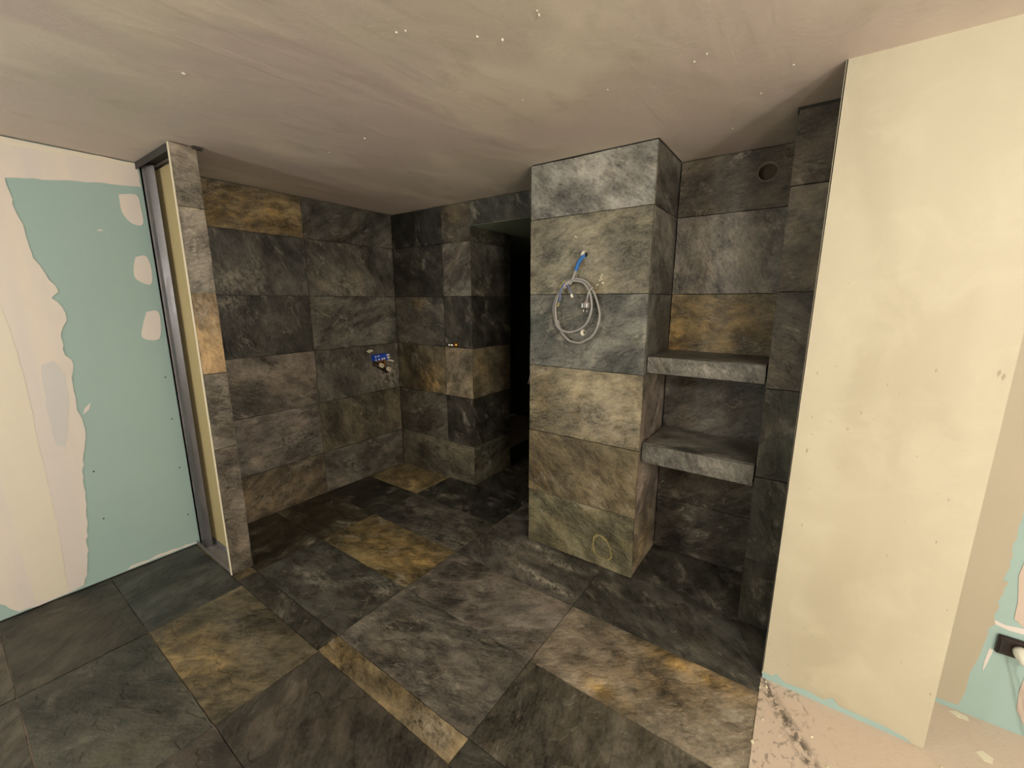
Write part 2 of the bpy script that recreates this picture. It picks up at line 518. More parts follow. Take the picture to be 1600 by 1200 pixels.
# the white skimmed wall at right, the jamb of the niche, and the wall set back beside it
wall_right = tag(box_obj('wall_right', (XW0 * S + 0.003, XW1 * S, YW * S + 0.003, 1.72 * S, -T, ZC * S), BOARD), kind='structure')
wall_jamb = tag(box_obj('wall_niche_side', (XJ * S + T, XW0 * S + 0.003, YP * S + T, 1.72 * S, -T, ZC * S), GROUT), kind='structure')
wall_rr = tag(box_obj('wall_right_recess', (XW1 * S, XR * S, YW2 * S, YW2 * S + 0.1, -0.005, ZC * S), BOARD), kind='structure')
tag(box_obj('wall_front', ((XL - 0.1) * S, XR * S, (YN - 0.08) * S, YN * S, -T, ZC * S), PAINT), kind='structure')
tag(box_obj('wall_far_right', (XR * S, (XR + 0.08) * S, YN * S, YW2 * S, -T, ZC * S), PAINT), kind='structure')

# green plasterboard on the left wall, in front of the partition, with its joint compound
GX = XL * S
GY1 = 0.532 * S
bd = box_obj('plasterboard', (GX - T, GX, YN * S, GY1, 0.004, ZC * S - 0.004), BOARD, wall_left)
GLN = [(0.317, 2.037), (0.379, 2.048), (0.503, 2.067), (0.558, 2.073), (0.639, 2.085), (0.712, 2.088), (0.793, 2.097)]
sheet('compound_band', [(-1.2, 2.026)] + GLN + [(0.793, 2.205), (-1.2, 2.205)], 0, GX, 0.0016, COMP, wall_left, 1, 0.003, 1)
sheet('compound_band', [(-1.2, 2.172), (0.1, 2.174), (0.324, 2.178), (0.437, 2.181), (0.793, 2.193), (0.793, 2.209), (-1.2, 2.209)], 0, GX + 0.0016, 0.001, CREAM, wall_left, 1, 0.002, 2)
LB = [(0.317, 2.037), (0.333, 1.871), (0.349, 1.696), (0.376, 1.634), (0.409, 1.546), (0.38, 1.515), (0.411, 1.469), (0.417, 1.407),
      (0.387, 1.346), (0.382, 1.268), (0.407, 1.186), (0.391, 1.123), (0.391, 1.024), (0.386, 0.958), (0.401, 0.853), (0.375, 0.722),
      (0.353, 0.553), (0.337, 0.341), (0.3, 0.098), (0.278, 0.022), (0.244, 0.014), (0.146, 0.008), (0.051, 0.014), (0.016, 0.074), (-0.02, 0.12),
      (-0.22, 0.06), (-0.25, 0.7), (-0.23, 1.5), (-0.20, 2.03)]
LB = [(a + (0.0 if b > 1.0 else 0.0), b) for a, b in LB]
sheet('compound_band', LB, 0, GX, 0.0022, COMP, wall_left, 1, 0.006, 3)
sheet('compound_band', [(0.10, 1.5), (0.216, 1.472), (0.232, 1.356), (0.238, 1.115), (0.235, 0.798), (0.235, 0.46), (0.227, 0.178), (0.219, 0.02),
                        (0.11, 0.03), (0.102, 0.283), (0.098, 0.52), (0.099, 0.714), (0.05, 1.1)], 0, GX + 0.0022, 0.0008, CREAM, wall_left, 1, 0.003, 4)
sheet('compound_patch', [(0.300, 1.20), (0.345, 1.215), (0.372, 1.14), (0.365, 1.0), (0.34, 0.86), (0.318, 0.78), (0.29, 0.80), (0.285, 1.0)], 0, GX + 0.0022, 0.0006, LILAC, wall_left, 1, 0.003, 5)
for k, pts in enumerate(([(0.696, 2.041), (0.766, 2.052), (0.777, 1.996), (0.775, 1.906), (0.728, 1.905), (0.697, 1.958)],
                         [(0.72, 1.732), (0.765, 1.74), (0.779, 1.673), (0.766, 1.59), (0.709, 1.615), (0.704, 1.668)],
                         [(0.727, 1.442), (0.774, 1.446), (0.782, 1.394), (0.763, 1.291), (0.694, 1.3), (0.7, 1.362)])):
    sm = [(p.x, p.y) for p in spline([(a, b, 0) for a, b in pts + pts[:1]], 4)][:-1]
    sheet('compound_patch', sm, 0, GX, 0.0015, COMP, wall_left, 1, 0.002, 10 + k)
for y, z in ((0.762, 1.071), (0.76, 0.823), (0.758, 0.52), (0.761, 0.213), (0.4, 0.62), (0.4, 0.35)):
    bm = bmesh.new()
    bmesh.ops.create_circle(bm, cap_ends=True, segments=8, radius=0.0042)
    obj('screw_head', bm, BLACK, wall_left, matrix=Matrix.Translation((GX + 0.0008, y, z)) @ Matrix.Rotation(math.pi / 2, 4, 'Y'))
sheet('compound_smear', [(0.45, 0.012), (0.62, 0.012), (0.78, 0.012), (0.78, 0.017), (0.6, 0.030), (0.55, 0.020), (0.47, 0.026)], 0, GX, 0.001, COMP, wall_left, 1, 0.003, 31)
sheet('compound_smear', [(0.586, 1.85), (0.60, 1.858), (0.612, 1.853), (0.60, 1.849)], 0, GX, 0.0012, COMP, wall_left, 1)
sheet('compound_smear', [(0.405, 0.93), (0.43, 0.95), (0.44, 0.985), (0.415, 0.96)], 0, GX, 0.0008, COMP, wall_left, 1)

# tiles of the left wall (shower side)
A = XL * S
L0, L1, L2 = 0.593, 1.1085, YB
for row, ca, cb, ba, bb in (
    (5, (106, 94, 70), (74, 72, 64), [('rust', .30, .42, .34, .42, 1.0), ('rust', .72, .35, .30, .45, .9)], [('dark', .2, .8, .3, .3, .4)]),
    (4, (70, 68, 62), (80, 77, 68), [('pale', .35, .25, .22, .22, .7), ('pale', .55, .3, .06, .4, .6), ('dark', .8, .72, .22, .22, .8)], [('pale', .42, .22, .3, .22, .6), ('dark', .9, .35, .14, .3, .6)]),
    (3, (58, 56, 50), (92, 90, 80), [('pale', .3, .88, .12, .12, .8), ('pale', .55, .6, .3, .1, .25)], []),
    (2, (100, 91, 80), (78, 74, 65), [('pale', .6, .72, .5, .12, .5), ('dark', .5, .1, .5, .08, .4)], [('pale', .85, .3, .3, .35, .9), ('dark', .25, .35, .25, .3, .5)]),
    (1, (100, 92, 84), (86, 78, 60), [('pale', .7, .45, .25, .2, .5), ('dark', .6, .5, .1, .12, .5)], []),
    (0, (86, 74, 56), (94, 88, 78), [('rust', .12, .75, .18, .25, .5), ('rust', .5, .4, .3, .4, .25), ('pale', .5, .4, .35, .3, .35)], [('pale', .3, .5, .1, .5, .4)])):
    wall_tile(wall_left, 'x', L0, L1, row, XL, ca, ba)
    wall_tile(wall_left, 'x', L1, L2 - 0.001, row, XL, cb, bb)

# tiles of the back wall beside the passage, and the lintel
B0, B1 = -1.989, -1.598
for row, ca, cb, ba, bb in (
    (5, (42, 42, 38), (72, 66, 54), [], [('rust', .5, .7, .3, .2, .2)]),
    (4, (52, 50, 43), (92, 88, 79), [], [('pale', .3, .08, .3, .1, .6)]),
    (3, (76, 73, 64), (60, 57, 48), [('rust', .52, .9, .12, .15, .4)], []),
    (2, (86, 76, 54), (118, 106, 82), [('rust', .68, .25, .2, .25, .9)], [('pale', .6, .45, .12, .5, .5)]),
    (1, (76, 70, 59), (50, 47, 38), [('pale', .5, .7, .2, .2, .3)], []),
    (0, (88, 84, 68), (86, 82, 64), [('dark', .7, .1, .5, .15, .5)], [])):
    wall_tile(wall_back, 'y', B0, B1, row, YB, ca, ba)
    wall_tile(wall_back, 'y', B1, XC, row, YB, cb, bb)
wall_tile(wall_back, 'y', XC, XC + 0.53 - 0.004, (1.3625, 1.474), YB, (62, 63, 56), amp=0.0015)
for row, cc, bl in ((5, (60, 58, 48), []), (4, (78, 74, 64), []), (3, (56, 54, 46), []), (2, (92, 82, 60), [('rust', .2, .6, .2, .3, .3)]), (1, (50, 47, 38), []), (0, (82, 78, 60), [])):
    z = (ZR[5], 1.3615) if row == 5 else row
    wall_tile(wall_passage, 'x', YB + 0.001, 1.966, z, XC, cc, bl)

# niche back and jamb
for row, cc, bl in ((5, (84, 76, 62), []),
                    (4, (108, 102, 91), [('pale', .5, .5, .45, .16, .6), ('pale', .25, .75, .2, .2, .5)]),
                    (3, (112, 99, 70), [('rust', .05, .35, .18, .5, 1.0), ('rust', .45, .6, .5, .4, .45)]),
                    (2, (78, 74, 66), [('pale', .35, .25, .3, .15, .4)]),
                    (1, (64, 58, 46), []),
                    (0, (60, 54, 44), [])):
    o = wall_tile(wall_back, 'y', XP1 + 0.001, XJ - 0.001, row, YB, cc, bl)
    if row == 5:
        vent_tile = o
VENT = Vector((-0.160 * S, YB * S, 1.4025 * S))
cut(vent_tile, VENT, Y, 0.042)
cut(wall_back, VENT, Y, 0.042, 0.6)
bm = bmesh.new()
ring_wall(bm, VENT + Vector((0, -0.003, 0)), (0, -1, 0), 0.0440, 0.0395, 0.30, 28)
obj('duct_pipe', bm, mat_plain('duct_plastic', (122, 114, 98), 0.6, var=0.1), wall_back, True)
bm = bmesh.new()
bmesh.ops.create_circle(bm, cap_ends=True, segments=28, radius=0.040)
obj('duct_end', bm, mat_plain('duct_cap', (72, 64, 50), 0.8), wall_back, matrix=Matrix.Translation(VENT + Vector((0, 0.03, 0))) @ Matrix.Rotation(math.pi / 2, 4, 'X'))
for row, cc, bl in ((5, (78, 70, 59), []), (4, (86, 80, 68), [('pale', .2, .8, .3, .2, .4)]), (3, (86, 82, 73), []), (2, (66, 66, 57), []), (1, (62, 62, 53), []), (0, (56, 54, 46), [])):
    wall_tile(wall_jamb, 'y', XJ, XW0 + 0.001, row, YP, cc, bl)
    wall_tile_side = tile(wall_jamb, (XJ * S, YB * S - 0.001, ZR[row] * S), (0, -1, 0), Z, (YB - YP) * S - T - 0.002, (ZR[row + 1] - ZR[row]) * S, cc)
box_obj('sealant_gap', (XJ * S - 0.004, XW0 * S, YP * S + 0.001, YP * S + 0.05, ZC * S - 0.012, ZC * S - 0.001), FOAM, wall_jamb)

# skim coat of the white wall, ragged along the floor
low = [(0.005, 0.021), (0.039, 0.017), (0.052, 0.037), (0.083, 0.013), (0.154, 0.022), (0.205, 0.012), (0.231, 0.037), (0.253, 0.014), (0.29, 0.015), (0.379, 0.014), (0.432, 0.006), (0.458, -0.008), (0.483, -0.006)]
low = [(a, b + 0.010) for a, b in low]
sheet('skim_coat', low + [(0.4845, ZC * S), (0.003, ZC * S)], 1, YW * S + 0.003, 0.003, PAINT, wall_right, -1, 0.0)
bm = bmesh.new()
box(bm, XW0 * S, XW0 * S + 0.003, YW * S, YP * S + T, 0.02, ZC * S)
obj('skim_return', bm, PAINT, wall_right)
for k in range(26):                                            # dark scuffs low on the wall, a few higher up
    rnd = random.Random(900 + k)
    a = rnd.uniform(0.01, 0.12) if k < 10 else rnd.uniform(0.02, 0.47)
    b = rnd.uniform(0.05, 0.22) if k < 10 else rnd.uniform(0.1, 1.35)
    if k == 0: a, b = 0.465, 1.29
    if k == 1: a, b = 0.455, 1.30
    if k == 2: a, b = 0.045, 0.98
    d = rnd.uniform(0.002, 0.005) if k > 2 else 0.008
    sheet('scuff', [(a, b - d * 1.6), (a + d * rnd.uniform(.4, .8), b), (a + d * .3, b + d * 1.4), (a - d * .4, b + d * .3)], 1, YW * S, 0.0004, mat_plain('scuff_mark', (166, 154, 134), 0.8) if k == 0 else bpy.data.materials['scuff_mark'], wall_right, -1)

# the wall set back at right: beige skim with ragged edge, pinkish skim, marks
W2E = [(0.66, 1.6), (0.652, 1.2), (0.648, 0.95), (0.647, 0.84), (0.648, 0.747), (0.652, 0.653), (0.646, 0.578), (0.642, 0.564), (0.657, 0.553), (0.644, 0.477), (0.646, 0.414), (0.64, 0.32), (0.633, 0.235), (0.623, 0.175), (0.624, 0.092), (0.614, 0.024)]
jag = []
for i, (a, b) in enumerate(W2E):
    jag.append((a, b))
    if i + 1 < len(W2E) and 0.4 < b < 0.9:
        a2, b2 = W2E[i + 1]
        for t in (0.25, 0.5, 0.75):
            jag.append((a + (a2 - a) * t + random.uniform(-0.006, 0.008), b + (b2 - b) * t))
sheet('skim_coat', [(XW1 * S + 0.001, ZC * S - 0.002), (0.80, ZC * S - 0.002), (0.72, 1.9)] + jag + [(XW1 * S + 0.001, 0.020)], 1, YW2 * S, 0.003, BEIGEW, wall_rr, -1)
sheet('skim_coat', [(0.80, ZC * S - 0.002), (0.78, 1.2), (0.70, 0.75), (0.679, 0.64), (0.675, 0.59), (0.688, 0.498), (0.690, 0.43), (0.718, 0.405), (0.95, 0.40), (0.95, ZC * S - 0.002)], 1, YW2 * S, 0.002, PINKW, wall_rr, -1)
sheet('skim_coat', [(0.756, 0.30), (0.746, 0.223), (0.743, 0.168), (0.749, 0.091), (0.775, 0.041), (0.95, 0.03), (0.95, 0.30)], 1, YW2 * S, 0.002, PINKW, wall_rr, -1)
sheet('compound_smear', [(0.641, 0.394), (0.646, 0.406), (0.674, 0.398), (0.718, 0.404), (0.74, 0.40), (0.72, 0.383), (0.684, 0.382), (0.66, 0.388)], 1, YW2 * S, 0.0016, COMP, wall_rr, -1, 0.002, 3)
sheet('compound_smear', [(0.653, 0.292), (0.664, 0.290), (0.658, 0.235), (0.651, 0.190), (0.650, 0.24)], 1, YW2 * S, 0.0010, COMP, wall_rr, -1, 0.001, 3)

# ceiling: flakes of plaster hanging from it
for k, (a, b) in enumerate([(-0.999, 0.869), (-0.973, 0.878), (-0.786, 1.061), (-0.832, 1.008), (-1.719, 0.611), (-2.005, 1.286), (-1.711, 1.276), (-2.592, 1.071), (-0.935, 1.385), (-0.655, 1.493),
                            (-0.374, 1.483), (-0.334, 1.462), (-0.648, 1.033), (-0.129, 1.677), (-0.355, 2.106), (-0.227, 1.828), (-0.643, 1.016)]):
    rnd = random.Random(50 + k)
    bm = bmesh.new()
    bmesh.ops.create_icosphere(bm, subdivisions=1, radius=rnd.uniform(0.0022, 0.0042))
    for vv in bm.verts:
        vv.co.x *= rnd.uniform(0.8, 2.0); vv.co.y *= rnd.uniform(0.5, 1.2); vv.co.z *= rnd.uniform(0.4, 1.0)
    obj('plaster_flake', bm, WHITE, ceil, matrix=Matrix.Translation((a, b, ZC * S - 0.003)) @ Matrix.Rotation(rnd.uniform(0, 3), 4, 'Z'))

# ------------------------------------------------------------------ slate floor
FX = [-1.990, -1.595, -1.066, -0.537, 0.0026]
def ftile(x0, x1, y0, y1, rgb, blobs=(), **kw):
    return tile(floor, (x0 * S, y0 * S, 0.0), X, Y, (x1 - x0) * S, (y1 - y0) * S, rgb, blobs, **kw)
FR = [0.516, 0.583, 0.8445, 1.108, 1.372, 1.636]
far = {
    (4, 0): ((126, 110, 74), [('rust', .75, .5, .4, .6, .5)]), (4, 1): ((44, 42, 36), []), (4, 2): ((70, 66, 58), []), (4, 3): ((60, 58, 50), []),
    (3, 0): ((46, 44, 34), []), (3, 1): ((74, 70, 60), [('pale', .9, .2, .25, .2, .5)]), (3, 2): ((80, 76, 68), [('pale', .56, .28, .12, .05, 1.5), ('pale', .74, .20, .14, .05, 1.6), ('pale', .90, .13, .08, .05, 1.2), ('pale', .5, .84, .14, .06, 1.3), ('pale', .72, .68, .14, .05, 1.5), ('pale', .3, .6, .2, .1, .5), ('dark', .6, .42, .25, .06, .7)]), (3, 3): ((64, 62, 55), []),  # strong pale streaks on one slab paint glossy highlights along its clefts
    (2, 0): ((62, 56, 38), []), (2, 1): ((104, 90, 56), [('rust', .55, .45, .4, .4, .62), ('dark', .2, .8, .25, .15, .6), ('rust', .85, .5, .15, .3, .7)]), (2, 2): ((94, 86, 76), [('pale', .75, .8, .3, .25, .35)]), (2, 3): ((112, 100, 82), [('rust', .72, .88, .26, .16, .95), ('rust', .40, .10, .12, .12, 1.0), ('rust', .6, .5, .22, .25, .35), ('dark', .28, .45, .2, .2, .35), ('pale', .95, .62, .08, .07, 1.3), ('pale', .8, .2, .2, .2, .5)]),
    (1, 0): ((58, 52, 36), []), (1, 1): ((60, 58, 50), [('pale', .92, .8, .07, .1, 1.0), ('pale', .4, .4, .2, .12, .6), ('dark', .6, .15, .4, .12, .5)]), (1, 2): ((88, 82, 72), [('dark', .12, .45, .05, .5, .8), ('pale', .06, .4, .05, .3, .5)]), (1, 3): ((74, 68, 55), []),
    (0, 0): ((84, 72, 46), []), (0, 1): ((50, 47, 38), []), (0, 2): ((124, 106, 72), [('rust', .12, .5, .12, .6, .5), ('dark', .42, .35, .26, .45, 1.0), ('dark', .2, .8, .1, .3, .8), ('pale', .85, .5, .15, .6, .6), ('dark', .9, .35, .05, .25, 1.0)]), (0, 3): ((62, 60, 50), []),
}
for (r, c), (rgb, bl) in far.items():
    if c == 3 and r in (0, 1, 2, 3, 4): pass
    y0, y1 = FR[r], FR[r + 1]
    if c == 3 and r == 1: y1 = 0.8445
    ftile(FX[c], FX[c + 1], y0, y1, rgb, bl, step=0.028 if (r, c) in ((3, 2), (2, 3), (0, 2)) else 0.045)
# beyond the opening, into the dark passage
for c in (1, 2):
    for r in range(5):
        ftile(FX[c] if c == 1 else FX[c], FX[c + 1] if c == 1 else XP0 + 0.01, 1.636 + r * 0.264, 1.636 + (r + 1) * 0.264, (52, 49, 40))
# near side of the glass line
NXs = [-1.990, -1.552, -1.056, -0.532, 0.0026]
NYs = [-2.2, -1.936, -1.672, -1.408, -1.145, -0.88, -0.615, -0.350, -0.100, 0.0, 0.252, 0.516]
NYs = [-2.19 + 0.0] + [0.252 - 0.264 * k for k in range(9, -1, -1)] + [0.516]
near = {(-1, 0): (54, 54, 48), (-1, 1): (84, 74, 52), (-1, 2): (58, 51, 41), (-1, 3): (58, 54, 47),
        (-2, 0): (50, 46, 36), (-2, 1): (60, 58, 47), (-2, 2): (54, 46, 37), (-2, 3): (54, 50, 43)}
nr = len(NYs) - 1
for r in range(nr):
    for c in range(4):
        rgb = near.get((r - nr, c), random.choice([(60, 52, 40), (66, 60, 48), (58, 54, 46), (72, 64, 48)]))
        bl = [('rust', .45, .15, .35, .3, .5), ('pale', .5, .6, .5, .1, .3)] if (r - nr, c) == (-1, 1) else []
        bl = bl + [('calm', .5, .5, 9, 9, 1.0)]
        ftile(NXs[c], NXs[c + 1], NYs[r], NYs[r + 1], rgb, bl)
# crumbs of mortar left along the edge of the slate
for k in range(14):
    rnd = random.Random(300 + k)
    bm = bmesh.new()
    bmesh.ops.create_icosphere(bm, subdivisions=1, radius=rnd.uniform(0.003, 0.007))
    for vv in bm.verts: vv.co *= rnd.uniform(0.7, 1.3)
    x = rnd.uniform(0.004, 0.03) if k < 8 else rnd.uniform(0.05, 0.6)
    y = rnd.uniform(1.35, 1.74) if k < 8 else rnd.uniform(1.45, 1.7)
    if k >= 8 and x > 0.30: y = min(y, 1.73)
    obj('mortar_crumb', bm, MORTAR, floor, matrix=Matrix.Translation((x, y, 0.002)))
sheet('plaster_spill', [(0.625, 1.835), (0.645, 1.853), (0.668, 1.838), (0.66, 1.815), (0.64, 1.812)], 2, 0.0, 0.002, GYPSUM, floor, 1)
sheet('plaster_spill', [(0.59, 1.985), (0.61, 2.0), (0.64, 1.992), (0.64, 1.975), (0.61, 1.972)], 2, 0.0, 0.002, GYPSUM, floor, 1)

# ------------------------------------------------------------------ stub partition beside the shower
PY0, PY1, PXE = 0.517 * S, 0.591 * S, -1.640 * S
part = tag(empty('partition_wall', (XL * S, (PY0 + PY1) / 2, 0)), 'narrow unfinished stub partition with steel frame and slate end between green board and shower', 'partition')
# C-shaped steel stud against the board
def cstud(name, x0, y0, y1, z0, z1, web, flange, parent):
    t = 0.0022
    bm = bmesh.new()
    box(bm, x0, x0 + t, y0, y1, z0, z1)                              # web on the wall
    box(bm, x0 + t, x0 + web, y0, y0 + t, z0, z1)                    # flange towards the room
    box(bm, x0 + web - t, x0 + web, y0 + t, y0 + flange, z0, z1)     # lip
    return obj(name, bm, STEEL, parent)
SX = XL * S - 0.003
SY = GY1 + 0.003
bm = bmesh.new()
t_ = 0.002
z0_, z1_ = 0.006, ZC * S - 0.02
# corrugated web seen edge-on from the room: three ribs
prof = [(0.0, 0.0), (0.024, 0.0), (0.028, 0.008), (0.050, 0.008), (0.054, 0.0), (0.086, 0.004), (0.112, 0.030)]
pv = [[bm.verts.new((SX + a, SY + b, z)) for a, b in prof] for z in (z0_, z1_)]
for i in range(len(prof) - 1):
    bm.faces.new((pv[0][i], pv[0][i + 1], pv[1][i + 1], pv[1][i]))
bmesh.ops.solidify(bm, geom=bm.faces[:], thickness=t_)
stud = obj('steel_stud', bm, STEEL, part)
for k in range(34):
    bm = bmesh.new()
    bmesh.ops.create_circle(bm, cap_ends=True, segments=8, radius=0.0032)
    obj('punched_hole', bm, BLACK, stud, matrix=Matrix.Translation((SX + 0.039, SY + 0.0045, 0.08 + k * 0.062)) @ Matrix.Rotation(math.pi / 2, 4, 'X'))
bm = bmesh.new()
BY = PY1 - 0.030                                                     # back of the shower-side board
box(bm, SX, PXE - 0.016, PY0 + 0.006, PY0 + 0.008, 0.0, 0.022)
box(bm, SX, PXE - 0.016, PY0 + 0.008, BY, 0.0, 0.002)
box(bm, SX, PXE - 0.016, BY - 0.003, BY - 0.001, 0.0, 0.030)
obj('floor_track', bm, STEEL, part)
bm = bmesh.new()
box(bm, SX, PXE - 0.016, PY0 + 0.006, PY0 + 0.008, ZC * S - 0.035, ZC * S - 0.001)
box(bm, SX, PXE - 0.016, PY0 + 0.008, BY, ZC * S - 0.004, ZC * S - 0.001)
obj('ceiling_track', bm, FOAM, part)
box_obj('plasterboard', (SX, PXE - 0.016, BY, BY + 0.0125, 0.003, ZC * S - 0.03), BEIGE, part)
box_obj('end_board', (PXE - 0.016, PXE - 0.013, PY0 + 0.0045, BY + 0.0125, 0.003, ZC * S - 0.006), BEIGE, part)
box_obj('corner_bead', (PXE - 0.013, PXE - 0.0015, PY0 - 0.0015, PY0 + 0.0030, 0.002, ZC * S - 0.006), GYPSUM, part)
for row, cc, bl in ((5, (124, 114, 100), [('pale', .4, .45, .4, .2, .8)]), (4, (132, 124, 112), [('pale', .35, .6, .3, .4, .9)]), (3, (150, 122, 86), [('rust', .5, .5, .8, .6, .35), ('pale', .5, .75, .6, .4, .6)]),
                    (2, (110, 102, 90), [('pale', .8, .7, .3, .3, .5)]), (1, (104, 95, 84), []), (0, (98, 89, 77), [])):
    tile(part, (PXE, PY0 + 0.003, ZR[row] * S + (0.002 if row == 0 else 0)), Y, Z, PY1 - PY0 - 0.003, (ZR[row + 1] - ZR[row]) * S - (0.002 if row == 0 else 0), cc, bl, amp=0.005, step=0.02, thick=0.013)
    tile(part, (PXE - 0.014, PY1, ZR[row] * S + (0.002 if row == 0 else 0)), (-1, 0, 0), Z, PXE - 0.014 - SX - 0.012, (ZR[row + 1] - ZR[row]) * S - (0.002 if row == 0 else 0), (92, 85, 74), thick=0.013)
box_obj('sealant_gap', (PXE - 0.010, PXE + 0.016, PY1 - 0.02, PY1 + 0.02, ZC * S - 0.012, ZC * S - 0.001), FOAM, part)

# ------------------------------------------------------------------ slate-clad pillar
pillar = tag(empty('pillar', ((XP0 + XP1) / 2 * S, (YP + YB) / 2 * S, 0)), 'square slate-clad pillar between the dark passage and the shelf niche', 'pillar')
core = box_obj('core', (XP0 * S + T, XP1 * S - T, YP * S + T, YB * S + 0.12, -T + 0.001, ZC * S - 0.001), GROUT, pillar)
PZ = [0.0, 0.236, 0.492, 0.757, 1.0235, 1.291, 1.4745]
H1 = Vector((-0.657 * S, YP * S, 1.157 * S)); H2 = Vector((-0.652 * S, YP * S, 0.890 * S))
for row, cc, cs, bl, bs in (
    (5, (126, 124, 116), (88, 83, 74), [('dark', .30, .40, .10, .22, .95), ('dark', .42, .22, .12, .15, .7), ('dark', .72, .32, .12, .10, .8), ('dark', .85, .8, .05, .3, .6), ('pale', .6, .7, .5, .3, .35)], []),
    (4, (108, 103, 84), (98, 93, 82), [('pale', .55, .4, .5, .3, .35), ('pale', .3, .75, .1, .15, .5), ('pale', .85, .12, .1, .15, .5)], []),
    (3, (88, 89, 82), (82, 80, 72), [('pale', .62, .2, .03, .25, .7), ('pale', .45, .25, .02, .2, .4)], []),
    (2, (126, 115, 88), (112, 99, 86), [('pale', .7, .35, .35, .35, .55), ('rust', .12, .5, .1, .4, .25)], [('pale', .6, .6, .3, .3, .5)]),
    (1, (98, 86, 60), (126, 110, 96), [('rust', .1, .3, .15, .3, .35), ('dark', .25, .55, .12, .3, .35)], [('pale', .3, .6, .3, .5, .5), ('dark', .6, .2, .3, .1, .5)]),
    (0, (96, 90, 64), (112, 98, 78), [('rust', .68, .92, .03, .05, .0)], [('rust', .4, .3, .3, .3, .5)])):
    z0, z1 = PZ[row] * S + (0.001 if row == 0 else 0), PZ[row + 1] * S
    o = tile(pillar, (XP0 * S, YP * S, z0), X, Z, (XP1 - XP0) * S, z1 - z0, cc, bl)
    if row == 4:
        cut(o, H1, Y, 0.0205)
    if row == 3:
        cut(o, H2, Y, 0.0165)
    tile(pillar, (XP1 * S, YP * S + T + 0.001, z0), Y, Z, (YB - YP) * S - T - 0.003, z1 - z0, cs, bs, amp=0.0035)
    tile(pillar, (XP0 * S, YB * S + 0.118, z0), (0, -1, 0), Z, (YB - YP) * S - T + 0.10, z1 - z0, (80, 76, 66))
cut(core, H1, Y, 0.0205, 0.4)
cut(core, H2, Y, 0.0165, 0.4)
for H, r in ((H1, 0.0203), (H2, 0.0163)):
    bm = bmesh.new()
    ring_wall(bm, H + Vector((0, 0.001, 0)), (0, -1, 0), r, r - 0.0022, 0.10, 24)
    obj('conduit_sleeve', bm, WHITE, pillar, True)
    bm = bmesh.new()
    bmesh.ops.create_circle(bm, cap_ends=True, segments=20, radius=r - 0.001)
    obj('sleeve_bottom', bm, BLACK, pillar, matrix=Matrix.Translation(H + Vector((0, 0.045, 0))) @ Matrix.Rotation(math.pi / 2, 4, 'X'))
ringpts = [(-0.866, 0.17), (-0.845, 0.196), (-0.82, 0.194), (-0.79, 0.18), (-0.773, 0.15), (-0.762, 0.12), (-0.754, 0.091), (-0.775, 0.062), (-0.80, 0.062), (-0.835, 0.062), (-0.858, 0.08), (-0.868, 0.12)]
for k in range(len(ringpts)):                                   # pale yellow mineral ring on the lowest slab
    a, b = ringpts[k]; c, d = ringpts[(k + 1) % len(ringpts)]
    wv = (0.007, 0.005, 0.008, 0.004, 0.0025, 0.004, 0.005, 0.003, 0.004, 0.003, 0.006, 0.005)[k]
    nx_, ny_ = (d - b), -(c - a)
    L = math.hypot(nx_, ny_) or 1
    nx_, ny_ = nx_ / L * wv, ny_ / L * wv
    sheet('mineral_ring', [(a - nx_, b - ny_), (c - nx_, d - ny_), (c + nx_, d + ny_), (a + nx_, b + ny_)], 1, YP * S - 0.0032, 0.001, bpy.data.materials.get('mineral_yellow') or mat_plain('mineral_yellow', (140, 128, 84), 0.7, var=0.2, scale=90), pillar, -1)
for k, (a, b, r) in enumerate(((-0.883, 1.629, .006), (-0.888, 1.618, .006), (-0.882, 1.61, .005), (-0.892, 1.604, .006), (-0.876, 1.590, .008), (-0.905, 1.582, .005), (-1.037, 1.828, .005), (-1.03, 1.822, .004))):
    rnd = random.Random(k)
    bm = bmesh.new()
    bmesh.ops.create_icosphere(bm, subdivisions=1, radius=r)
    for vv in bm.verts: vv.co *= rnd.uniform(0.7, 1.3); vv.co.y *= 0.6
    obj('mortar_crumb', bm, MORTAR, pillar, matrix=Matrix.Translation((a, YP * S - 0.004, b)))
box_obj('sealant_gap', (XP0 * S + 0.01, XP1 * S + 0.004, YP * S - 0.003, YB * S - 0.01, 1.475 * S, ZC * S - 0.0008), FOAM, pillar)

# ------------------------------------------------------------------ niche shelves
def shelf(z0, z1, label, cf, ct, blf, blt):
    x0, x1 = XP1 * S + 0.005, XJ * S - 0.005
    y0, y1 = 1.374 * S, YB * S - 0.006
    r = tag(empty('stone_shelf', ((x0 + x1) / 2, (y0 + y1) / 2, z0 * S)), label, 'shelf')
    box_obj('shelf_core', (x0, x1, y0 + T, y1, z0 * S + T, z1 * S - T), GROUT, r)
    tile(r, (x0, y0, z0 * S), X, Z, x1 - x0, (z1 - z0) * S, cf, blf, amp=0.003, step=0.022, name='front_slab', thick=0.013)
    tile(r, (x0, y0 + T, z1 * S), X, Y, x1 - x0, y1 - y0 - T, ct, blt, amp=0.004, name='top_slab', thick=0.013)
    tile(r, (x0, y1, z0 * S), X, (0, -1, 0), x1 - x0, y1 - y0 - T, cf, name='bottom_slab', thick=0.013)
    return r
shelf(0.765, 0.820, 'upper slate shelf across the niche, bright flecks along its front edge', (104, 101, 93), (88, 86, 79), [('pale', .55, .5, .25, .3, .7)], [])
shelf(0.450, 0.517, 'lower slate shelf across the niche with thicker scarred front edge', (100, 97, 88), (100, 97, 88), [('pale', .65, .5, .15, .3, .6)], [('dark', .35, .5, .2, .15, .7), ('dark', .6, .4, .3, .3, .6)])

